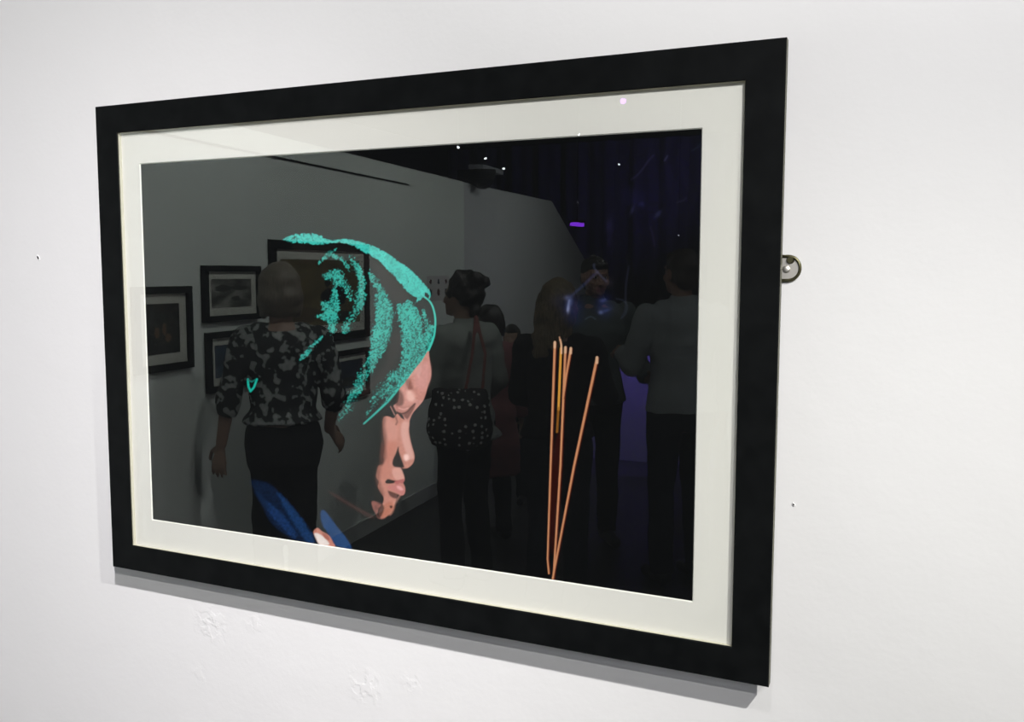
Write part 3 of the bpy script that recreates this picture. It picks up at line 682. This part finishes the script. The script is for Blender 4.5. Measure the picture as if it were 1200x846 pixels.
lamp(679, 158, 10.5, .011, M_white_lens, 'small white spotlight hanging below the purple stage light')
c = virt(677, 263, 10.5); tb = thing('tube_light', 'short purple tube light hanging in the dark beyond the sloping wall end', 'tube light', c)
bm = bmesh.new(); cyl(bm, (-.075, .0, .008), (.075, 0, -.008), .022, .022, 14); link('tube', bm, M_purple_tube, tb)
bm = bmesh.new(); cyl(bm, (0, -.0, .02), (0, 0, 3.6 - c.z), .006, .006, 8); link('drop_rod', bm, M_black, tb)
bm = bmesh.new(); bx(bm, (-.09, -.015, .022), (.09, .015, .04)); link('holder', bm, M_black, tb)
# ============================================================ THE VISITORS
# Bodies are laid out as overlapping tapered limbs and rounds, fused into one skin.
def lathe_loft(bm, rings, seg=20):
    """rings: (centre, right vector, forward vector, rx, ry)"""
    prev = None; first = None
    for c, r, f, rx, ry in rings:
        ring_ = [bm.verts.new(c + r * (math.cos(2 * math.pi * i / seg) * rx) + f * (math.sin(2 * math.pi * i / seg) * ry)) for i in range(seg)]
        if prev:
            for i in range(seg): bm.faces.new((prev[i], prev[(i + 1) % seg], ring_[(i + 1) % seg], ring_[i]))
        else: first = ring_
        prev = ring_
    bm.faces.new(first[::-1]); bm.faces.new(prev)
def ell(bm, c, rx, ry, rz, fr_):
    r, f, u = fr_
    M4 = Matrix(((r.x * rx, f.x * ry, u.x * rz, c.x), (r.y * rx, f.y * ry, u.y * rz, c.y), (r.z * rx, f.z * ry, u.z * rz, c.z), (0, 0, 0, 1)))
    bmesh.ops.create_uvsphere(bm, u_segments=18, v_segments=12, radius=1, matrix=M4)
def limb(bm, a, b, ra, rb, n=14):
    cyl(bm, a, b, ra, rb, n)
    for c, r in ((a, ra), (b, rb)): bmesh.ops.create_uvsphere(bm, u_segments=n, v_segments=8, radius=r, matrix=Matrix.Translation(c))

def vnoise3(p, s, seed):
    return (math.sin(p.x * s + seed) * math.sin(p.y * s * 1.13 + seed * 2.1 + 1.7 * math.sin(p.z * s * .6)) + math.sin(p.z * s * 1.31 + seed * .7 + 1.3 * math.sin(p.x * s * .8)) * .6)

def fuse(name, bm, voxel, material, parent, base, smooth_it=4, wrinkle=None, paint_fn=None):
    bmesh.ops.recalc_face_normals(bm, faces=bm.faces)
    me = bpy.data.meshes.new(name + '_raw'); bm.to_mesh(me); bm.free()
    o = bpy.data.objects.new(name + '_raw', me); COL.objects.link(o)
    r = o.modifiers.new('r', 'REMESH'); r.mode = 'VOXEL'; r.voxel_size = voxel; r.adaptivity = 0
    s = o.modifiers.new('s', 'SMOOTH'); s.factor = .5; s.iterations = smooth_it
    dg = bpy.context.evaluated_depsgraph_get(); dg.update()
    me2 = bpy.data.meshes.new_from_object(o.evaluated_get(dg)); me2.name = name
    bpy.data.objects.remove(o); bpy.data.meshes.remove(me)
    b2 = bmesh.new(); b2.from_mesh(me2); b2.normal_update()
    if wrinkle:
        amp, sc, seed = wrinkle
        for v in b2.verts: v.co += v.normal * (vnoise3(v.co, sc, seed) * amp + vnoise3(v.co, sc * 2.3, seed + 4) * amp * .4)
    if paint_fn:
        for f in b2.faces: f.material_index = paint_fn(f.calc_center_median())
    for v in b2.verts:                       # into the room: the other side of the picture glass
        v.co.y = YM - v.co.y; v.co -= base
    bmesh.ops.reverse_faces(b2, faces=b2.faces)
    b2.to_mesh(me2); b2.free()
    for k in (material if isinstance(material, (list, tuple)) else [material]): me2.materials.append(k)
    me2.shade_smooth()
    ob = bpy.data.objects.new(name, me2); COL.objects.link(ob); ob.parent = parent
    return ob

M_skin = mat('skin', (.34, .22, .165), .5); M_skin2 = mat('skin_tanned', (.30, .16, .11), .5)
M_eye = mat('eye_white', (.55, .52, .5), .2); M_iris = mat('iris', (.03, .02, .015), .2); M_lip = mat('lips', (.32, .11, .10), .45)

def hand(bm, w, d, pal, s, side, curl, S):
    """w wrist, d direction of the hand, pal palm normal, s sideways (to the thumb)"""
    d = d.normalized(); pal = (pal - d * pal.dot(d)).normalized(); s = d.cross(pal).normalized() * side
    for k in (-1, -.33, .33, 1):
        limb(bm, w + d * .012 * S, w + d * .088 * S + s * (.026 * k * S), .016 * S, .0125 * S, 10)
    for k, L in ((1, .070), (.33, .078), (-.33, .072), (-1, .056)):
        p = w + d * .088 * S + s * (.028 * k * S); a = curl * .5; dd = d
        for j, (fr_, rr) in enumerate(((.45, .0088), (.32, .0080), (.23, .0070))):
            dd = (d * math.cos(a) + pal * math.sin(a) + s * (.10 * k)).normalized(); q_ = p + dd * L * fr_ * S
            limb(bm, p, q_, rr * S, (rr - .0006) * S, 8); p = q_; a += curl
    p = w + d * .025 * S + s * .022 * S; t1 = p + (d * .6 + s * .75 + pal * .25).normalized() * .036 * S
    limb(bm, p, t1, .0125 * S, .0105 * S, 8); t2 = t1 + (d * .85 + s * .35 + pal * .3).normalized() * .028 * S
    limb(bm, t1, t2, .0102 * S, .0088 * S, 8); limb(bm, t2, t2 + (d + pal * .2).normalized() * .02 * S, .0088 * S, .0075 * S, 8)

def person(label, pos, face, h, w, arms, outfit, hair, head_yaw=0, head_pitch=0, skin=M_skin, female=True, stride=.0, lean=0, legsep=1.0):
    """pos: mirror-side ground point; face: heading in radians (mirror side)"""
    S = h / 1.71
    f = Vector((math.cos(face), math.sin(face), 0)); r = Vector((f.y, -f.x, 0)); u = Vector((0, 0, 1)); G = Vector((pos[0], pos[1], 0))
    def P(x, y, z): return G + (r * x + f * (y + lean * max(z - .9, 0)) + u * z) * S
    base = Vector((pos[0], YM - pos[1], 0))
    root = thing('person', label, 'person', base, 'visitors in the gallery')
    cy, sy = math.cos(head_yaw), math.sin(head_yaw)
    hf = (f * cy - r * sy); hr = (r * cy + f * sy)
    hf, hu = (hf * math.cos(head_pitch) + u * math.sin(head_pitch)), (u * math.cos(head_pitch) - hf * math.sin(head_pitch))
    H0 = P(0, .025, 1.555)
    def Hp(x, y, z): return H0 + (hr * x + hf * y + hu * (z - 1.555)) * S
    HF = (hr, hf, hu); shx = .168 * w if female else .19 * w
    A = {}
    for sd, key in ((1, 'R'), (-1, 'L')):
        e_, w_, d_, pl_, cu = arms[key]
        A[sd] = (P(sd * shx, 0, 1.385), P(*e_), P(*w_), (r * d_[0] + f * d_[1] + u * d_[2]), (r * pl_[0] + f * pl_[1] + u * pl_[2]), cu)
    legs = {sd: (P(sd * .088 * legsep, 0, .90), P(sd * .095 * legsep, .02 + stride * sd, .49), P(sd * .105 * legsep, -.02 + stride * 1.3 * sd, .09)) for sd in (1, -1)}
    # --- the body, head to toe
    bm = bmesh.new()
    T = [(.80, .13, .09, 0), (.88, .158, .108, -.005), (.95, .160, .11, -.005), (1.06, .128, .095, 0), (1.16, .136, .098, .005), (1.27, .158, .108, .01), (1.36, .158, .095, .0), (1.42, .115, .072, 0), (1.455, .055, .055, .0)]
    lathe_loft(bm, [(P(0, y, z), r, f, rx * w * S, ry * w * S) for z, rx, ry, y in T])
    limb(bm, P(0, -.005, 1.40), Hp(0, .0, 1.555), .054 * S, .050 * S)
    ell(bm, Hp(0, -.005, 1.615), .074 * S, .094 * S, .098 * S, HF); ell(bm, Hp(0, .03, 1.565), .060 * S, .068 * S, .075 * S, HF)
    ell(bm, Hp(0, .055, 1.525), .040 * S, .045 * S, .034 * S, HF)                       # jaw and chin
    ell(bm, Hp(0, .088, 1.508), .017 * S, .013 * S, .013 * S, HF)
    limb(bm, Hp(0, .088, 1.610), Hp(0, .112, 1.572), .008 * S, .013 * S, 10)            # nose
    for sd in (1, -1):
        ell(bm, Hp(sd * .009, .103, 1.568), .008 * S, .009 * S, .007 * S, HF)
        limb(bm, Hp(sd * .012, .086, 1.628), Hp(sd * .045, .072, 1.630), .010 * S, .008 * S, 8)   # brow
        ell(bm, Hp(sd * .030, .076, 1.607), .014 * S, .013 * S, .011 * S, HF)           # eyelids over the ball
        ell(bm, Hp(sd * .043, .060, 1.575), .022 * S, .02 * S, .022 * S, HF)            # cheek
        ell(bm, Hp(sd * .076, -.005, 1.592), .010 * S, .019 * S, .031 * S, HF)          # ear
    limb(bm, Hp(-.018, .090, 1.543), Hp(.018, .090, 1.543), .0075 * S, .0075 * S, 8); limb(bm, Hp(-.015, .089, 1.531), Hp(.015, .089, 1.531), .008 * S, .008 * S, 8)
    for sd in (1, -1):
        s0, e_, w_, d_, pl_, cu = A[sd]
        limb(bm, s0, e_, .044 * S, .036 * S); limb(bm, e_, w_, .036 * S, .025 * S); hand(bm, w_, d_, pl_, r, sd, cu, S)
        a, k, n_ = legs[sd]
        limb(bm, a, k, .072 * w * S, .048 * S); limb(bm, k, n_, .049 * S, .034 * S); limb(bm, n_ - u * .03 * S, n_ + f * .15 * S - u * .055 * S, .033 * S, .022 * S)
    eyes = [Hp(sd * .030, .089, 1.607) for sd in (1, -1)]; lipc = Hp(0, .098, 1.537)
    def pf(c):
        for e_ in eyes:
            dd = (c - e_).length
            if dd < .0055 * S: return 2
            if dd < .0105 * S and abs((c - e_).dot(hu)) < .005 * S: return 1
        v = c - lipc
        if abs(v.dot(hr)) < .025 * S and abs(v.dot(hu)) < .011 * S and abs(v.dot(hf)) < .014 * S: return 3
        return 0
    fuse('body', bm, .0058, [skin, M_eye, M_iris, M_lip], root, base, 2, None, pf)
    # --- upper garment
    o = outfit; g = o.get('loose', .016)
    bm = bmesh.new(); hem = o['hem']
    T2 = [(z, rx, ry, y) for z, rx, ry, y in T if z > hem + .03 and z < 1.44]
    zz = [(hem, o.get('hemw', .17), o.get('hemd', .125), -.003)] + T2
    lathe_loft(bm, [(P(0, y, z), r, f, (rx * w + g) * S, (ry * w + g) * S) for z, rx, ry, y in zz])
    limb(bm, P(-.10 * w, -.0, 1.405), P(.10 * w, 0, 1.405), (.048 + g * .5) * S, (.048 + g * .5) * S)
    for sd in (1, -1):
        s0, e_, w_, d_, pl_, cu = A[sd]; sl = o.get('sleeve', 1.0)
        limb(bm, s0 - u * .0, e_, (.050 + g * .8) * S, (.043 + g * .8) * S)
        if sl > .5:
            q_ = e_.lerp(w_, (sl - .5) * 2 * .93); cyl(bm, e_, q_, (.043 + g * .8) * S, (.033 + g * .75) * S, 16)
            bmesh.ops.create_uvsphere(bm, u_segments=14, v_segments=8, radius=(.043 + g * .8) * S, matrix=Matrix.Translation(e_))
    if o.get('collar'):
        lathe_loft(bm, [(P(0, -.006, 1.40), r, f, .085 * S, .08 * S), (P(0, -.006, 1.455), r, f, .074 * S, .074 * S), (P(0, -.010, 1.490), r, f, .070 * S, .070 * S)])
    if o.get('skirt'):                           # long coat skirt
        z1_ = o['skirt']; lathe_loft(bm, [(P(0, 0, z1_), r, f, .22 * w * S, .17 * w * S), (P(0, 0, .80), r, f, .195 * w * S, .145 * w * S), (P(0, 0, 1.0), r, f, .17 * w * S, .13 * w * S)])
    fuse(o.get('name', 'blouse'), bm, .0095, o['top'], root, base, 4, (o.get('wr', .005), 22, h * 3))
    # --- trousers
    bm = bmesh.new()
    lathe_loft(bm, [(P(0, -.004, .80), r, f, .168 * w * S, .118 * w * S), (P(0, -.005, .90), r, f, .180 * w * S, .126 * w * S), (P(0, -.004, .97), r, f, .170 * w * S, .118 * w * S), (P(0, 0, 1.01), r, f, .155 * w * S, .108 * w * S)])
    for sd in (1, -1):
        a, k, n_ = legs[sd]
        limb(bm, a - u * .03, k, .092 * w * S, .068 * S); cyl(bm, k, n_ - u * .02, .068 * S, .062 * S, 18)
        bmesh.ops.create_uvsphere(bm, u_segments=14, v_segments=8, radius=.068 * S, matrix=Matrix.Translation(k))
    fuse('trousers', bm, .0105, o['bottom'], root, base, 4, (.004, 18, h))
    for sd in (1, -1):
        a, k, n_ = legs[sd]; bm = bmesh.new(); z0_ = n_.copy(); z0_.z = 0
        limb(bm, z0_ + u * .05 * S - f * .02 * S, z0_ + u * .036 * S + f * .16 * S, .046 * S, .036 * S); limb(bm, z0_ + u * .09 * S, z0_ + u * .05 * S, .046 * S, .046 * S)
        bx0 = min((v.co.z for v in bm.verts)); 
        for v in bm.verts: v.co.z = max(v.co.z, .002)
        fuse('shoe', bm, .008, M_shoe, root, base, 2)
    # --- hair
    bm = bmesh.new()
    for it in hair['shapes']:
        if it[0] == 'e': _, x, y, z, rx, ry, rz = it; ell(bm, Hp(x, y, z), rx * S, ry * S, rz * S, HF)
        else: _, a, b, ra, rb = it; limb(bm, Hp(*a), Hp(*b), ra * S, rb * S)
    fuse('hair', bm, .007, hair['mat'], root, base, 3, (hair.get('wr', .003), 55, h * 7))
    return root, P, base

M_shoe = mat('dark_leather', (.012, .012, .012), .4)
M_floral = ramp_mat('floral_print_cloth', [(.47, (.010, .011, .012)), (.535, (.022, .022, .022)), (.56, (.26, .28, .27)), (.75, (.40, .42, .40))], 30, rough=.8, detail=1.2)
M_blackcloth = mat('black_cloth', (.007, .007, .009), .9)
M_jean = mat('dark_jeans', (.016, .020, .030), .9, bump=(400, .3, .001))
M_greyjacket = mat('grey_jacket_cloth', (.27, .29, .27), .8, bump=(30, .5, .004))
M_sweater = mat('grey_knit', (.36, .39, .40), .9, bump=(240, .5, .002))
M_dkgreen = mat('dark_green_cloth', (.09, .11, .107), .85, bump=(40, .4, .004))
M_redcoat = mat('rose_coat_cloth', (.19, .07, .075), .85)
M_navy = mat('navy_cloth', (.018, .022, .034), .85)
def hair_mat(name, a, b): return ramp_mat(name, [(.3, a), (.7, b)], 26, rough=.5, stretch=(6, 6, .7), bump=.6, dist=.004, detail=6)
M_hairgrey = hair_mat('ash_blonde_hair', (.12, .10, .078), (.25, .21, .165))
M_hairdark = hair_mat('dark_hair', (.008, .007, .006), (.030, .024, .020))
M_hairblonde = hair_mat('blonde_hair', (.08, .058, .03), (.30, .23, .13))
M_hairbrown = hair_mat('brown_hair', (.02, .013, .009), (.06, .04, .026))

short = lambda m_: dict(mat=m_, shapes=[('e', 0, -.022, 1.628, .082, .096, .098), ('e', 0, -.055, 1.585, .072, .060, .075), ('e', 0, .035, 1.672, .064, .060, .040)])
bob = lambda m_: dict(mat=m_, wr=.003, shapes=[('e', 0, -.022, 1.632, .094, .108, .100), ('e', 0, -.045, 1.575, .101, .088, .095), ('e', .074, -.012, 1.560, .030, .052, .085), ('e', -.074, -.012, 1.560, .030, .052, .085), ('e', 0, -.05, 1.52, .088, .066, .045)])
updo = lambda m_: dict(mat=m_, wr=.006, shapes=[('e', 0, -.022, 1.632, .090, .104, .102), ('e', 0, -.07, 1.61, .075, .065, .08), ('e', .0, -.085, 1.69, .058, .058, .048), ('e', .02, -.125, 1.675, .038, .036, .034), ('e', 0, -.02, 1.715, .060, .055, .030), ('e', 0, -.085, 1.53, .038, .035, .05)])
longh = lambda m_: dict(mat=m_, wr=.005, shapes=[('e', 0, -.02, 1.635, .092, .104, .102), ('e', 0, -.06, 1.57, .098, .075, .10), ('e', .065, -.02, 1.53, .034, .055, .11), ('e', -.065, -.02, 1.53, .034, .055, .11), ('l', (0, -.075, 1.56), (0, -.105, 1.36), .078, .060), ('l', (.05, -.07, 1.55), (.07, -.09, 1.38), .045, .03), ('l', (-.05, -.07, 1.55), (-.07, -.09, 1.38), .045, .03)])

def vpos(px, Z):
    v = virt(px, 319.4, Z); return (v.x, YM - v.y)
def away(px):                                   # heading straight away from the viewer
    d = R3.T @ np.array(((px - 600) / F, 0, 1.0)); return math.atan2(d[1], d[0])
hang = lambda sd, o=.0, fw=.02: ((sd * (.235 + o), -.01, 1.12), (sd * (.265 + o), fw, .88), (sd * .12, .12, -1), (-sd, .2, 0), .25)

# 1 woman in the floral blouse, her back to us, looking at the pictures
person('woman seen from behind with a chin length bob, floral blouse and black trousers', vpos(332, 4.1), away(332) + .12, 1.628, 1.0,
       dict(R=((.228, -.05, 1.13), (.215, .04, .95), (.5, .3, -.6), (0, .6, -.6), .35), L=((-.238, -.01, 1.13), (-.275, .02, .91), (-.12, .1, -1), (.6, .8, 0), .22)),
       dict(top=M_floral, bottom=M_blackcloth, hem=1.0, hemw=.172, hemd=.13, sleeve=.72, loose=.018, name='blouse'), bob(M_hairgrey), head_yaw=-.12, legsep=.80)
# 2 woman with the spotted bag
bagp, bagP, bagb = person('woman with dark pinned up hair, pale grey jacket and a spotted bag', vpos(547, 4.75), away(548) + .75, 1.585, 1.02,
       dict(R=((.235, -.02, 1.13), (.22, .16, .98), (-.2, 1, .1), (-1, 0, 0), .5), L=((-.235, .03, 1.13), (-.16, .22, 1.08), (.3, 1, .3), (1, 0, 0), .6)),
       dict(top=M_greyjacket, bottom=M_blackcloth, hem=.84, hemw=.20, hemd=.16, sleeve=1, loose=.024, name='jacket', collar=True), updo(M_hairdark), head_yaw=.25)
# 3 person in the rose coat behind her
person('short person with a dark bob in a long rose coat behind the spotted bag', vpos(577, 5.55), away(579) + .5, 1.402, 1.08,
       dict(R=hang(1), L=hang(-1)), dict(top=M_redcoat, bottom=M_blackcloth, hem=.84, sleeve=1, loose=.02, skirt=.50, name='coat'), bob(M_hairdark))
# 4 small visitor facing us
person('small dark haired visitor facing the glass between the rose coat and the blonde woman', vpos(602, 6.5), away(599) + math.pi - .2, 1.235, .98,
       dict(R=((.22, .02, 1.13), (.16, .22, 1.05), (-.5, 1, .1), (0, 0, 1), .5), L=hang(-1)), dict(top=M_navy, bottom=M_jean, hem=.86, sleeve=1, loose=.018, name='jacket'), short(M_hairdark))
# 5 woman with long blonde hair
person('woman with long blonde hair and a black jacket seen from behind', vpos(657, 4.35), away(644) - .35, 1.555, 1.04,
       dict(R=((.24, .05, 1.14), (.14, .22, 1.15), (-.2, .8, .5), (-1, 0, 0), .6), L=((-.225, .03, 1.13), (-.12, .24, 1.06), (.3, 1, .2), (1, 0, 0), .5)), dict(top=M_blackcloth, bottom=M_jean, hem=.93, sleeve=1, loose=.024, name='jacket'), longh(M_hairblonde), head_yaw=-.5)
# 6 man facing us
person('dark haired man in a dark green jacket facing the blonde woman', vpos(697, 5.5), away(697) + math.pi + .35, 1.685, 1.06,
       dict(R=((.26, .0, 1.13), (.25, .10, .90), (0, .2, -1), (-1, 0, 0), .3), L=((-.27, .0, 1.14), (-.29, .16, 1.0), (.2, 1, 0), (1, 0, 0), .4)),
       dict(top=M_dkgreen, bottom=M_blackcloth, hem=.86, sleeve=1, loose=.026, name='jacket', collar=True), short(M_hairdark), skin=M_skin2, female=False, head_pitch=-.1)
# 7 man in the grey pullover
person('man in a grey knitted pullover seen from behind, one arm bent forward', vpos(802, 4.8), away(793) + .5, 1.712, 1.05,
       dict(R=((.275, -.02, 1.12), (.28, .04, .87), (.0, .12, -1), (-1, .2, 0), .3), L=((-.25, .06, 1.14), (-.21, .25, 1.18), (.0, 1, .1), (.6, 0, -.6), .6)),
       dict(top=M_sweater, bottom=M_jean, hem=.90, sleeve=1, loose=.024, name='pullover', collar=True), short(M_hairbrown), skin=M_skin2, female=False, head_yaw=.1)

# spotted bag: soft sack with two gussets and a strap over her shoulder
M_dots = bpy.data.materials.new('spotted_canvas'); M_dots.use_nodes = True
_N = M_dots.node_tree.nodes; _L = M_dots.node_tree.links
_tc = _N.new('ShaderNodeTexCoord'); _v = _N.new('ShaderNodeTexVoronoi'); _v.inputs['Scale'].default_value = 34; _v.inputs['Randomness'].default_value = .5
_r = _N.new('ShaderNodeValToRGB'); _r.color_ramp.elements[0].position = .24; _r.color_ramp.elements[0].color = (.5, .5, .49, 1); _r.color_ramp.elements[1].position = .30; _r.color_ramp.elements[1].color = (.022, .02, .02, 1)
_L.new(_tc.outputs['Object'], _v.inputs['Vector']); _L.new(_v.outputs['Distance'], _r.inputs['Fac']); _L.new(_r.outputs['Color'], _N['Principled BSDF'].inputs['Base Color']); _N['Principled BSDF'].inputs['Roughness'].default_value = .8
cb = virt(541, 489, 4.42); org = Vector((cb.x, cb.y, cb.z - .12))
vb = Vector((cb.x, YM - cb.y, cb.z))
_a = away(541); bf = Vector((math.cos(_a), math.sin(_a), 0)); br = Vector((bf.y, -bf.x, 0))
tb_ = thing('shoulder_bag', 'large dark bag with pale spots hanging by a red strap from the grey jacket', 'bag', org)
bm = bmesh.new()
lathe_loft(bm, [(vb + Vector((0, 0, z)), br, bf, a_, b_) for z, a_, b_ in ((-.135, .115, .05), (-.125, .135, .065), (-.06, .155, .085), (.03, .150, .08), (.10, .135, .05), (.135, .128, .018))], 28)
fuse('sack', bm, .008, M_dots, tb_, org, 4, (.006, 22, 3))
sh_ = Vector((bagb.x, YM - bagb.y, 0)); shz = 1.385 * 1.585 / 1.71
vsh = virt(560, 381, 4.66); vsh = Vector((vsh.x, YM - vsh.y, vsh.z + .04))
bm = bmesh.new()
for k_ in (.25, 1):
    a_ = vb + br * (.105 * k_) + Vector((0, 0, .12)); m_ = a_.lerp(vsh, .5) + br * (.03 * k_) - bf * .01
    ptsb = [a_, m_, vsh]
    cyl(bm, ptsb[0], ptsb[1], .008, .008, 10); cyl(bm, ptsb[1], ptsb[2], .008, .010, 10)
    bmesh.ops.create_uvsphere(bm, u_segments=10, v_segments=6, radius=.0084, matrix=Matrix.Translation(m_))
bmesh.ops.create_uvsphere(bm, u_segments=10, v_segments=6, radius=.0105, matrix=Matrix.Translation(vsh))
fuse('strap', bm, .005, mat('red_webbing', (.20, .06, .05), .7), tb_, org, 1)
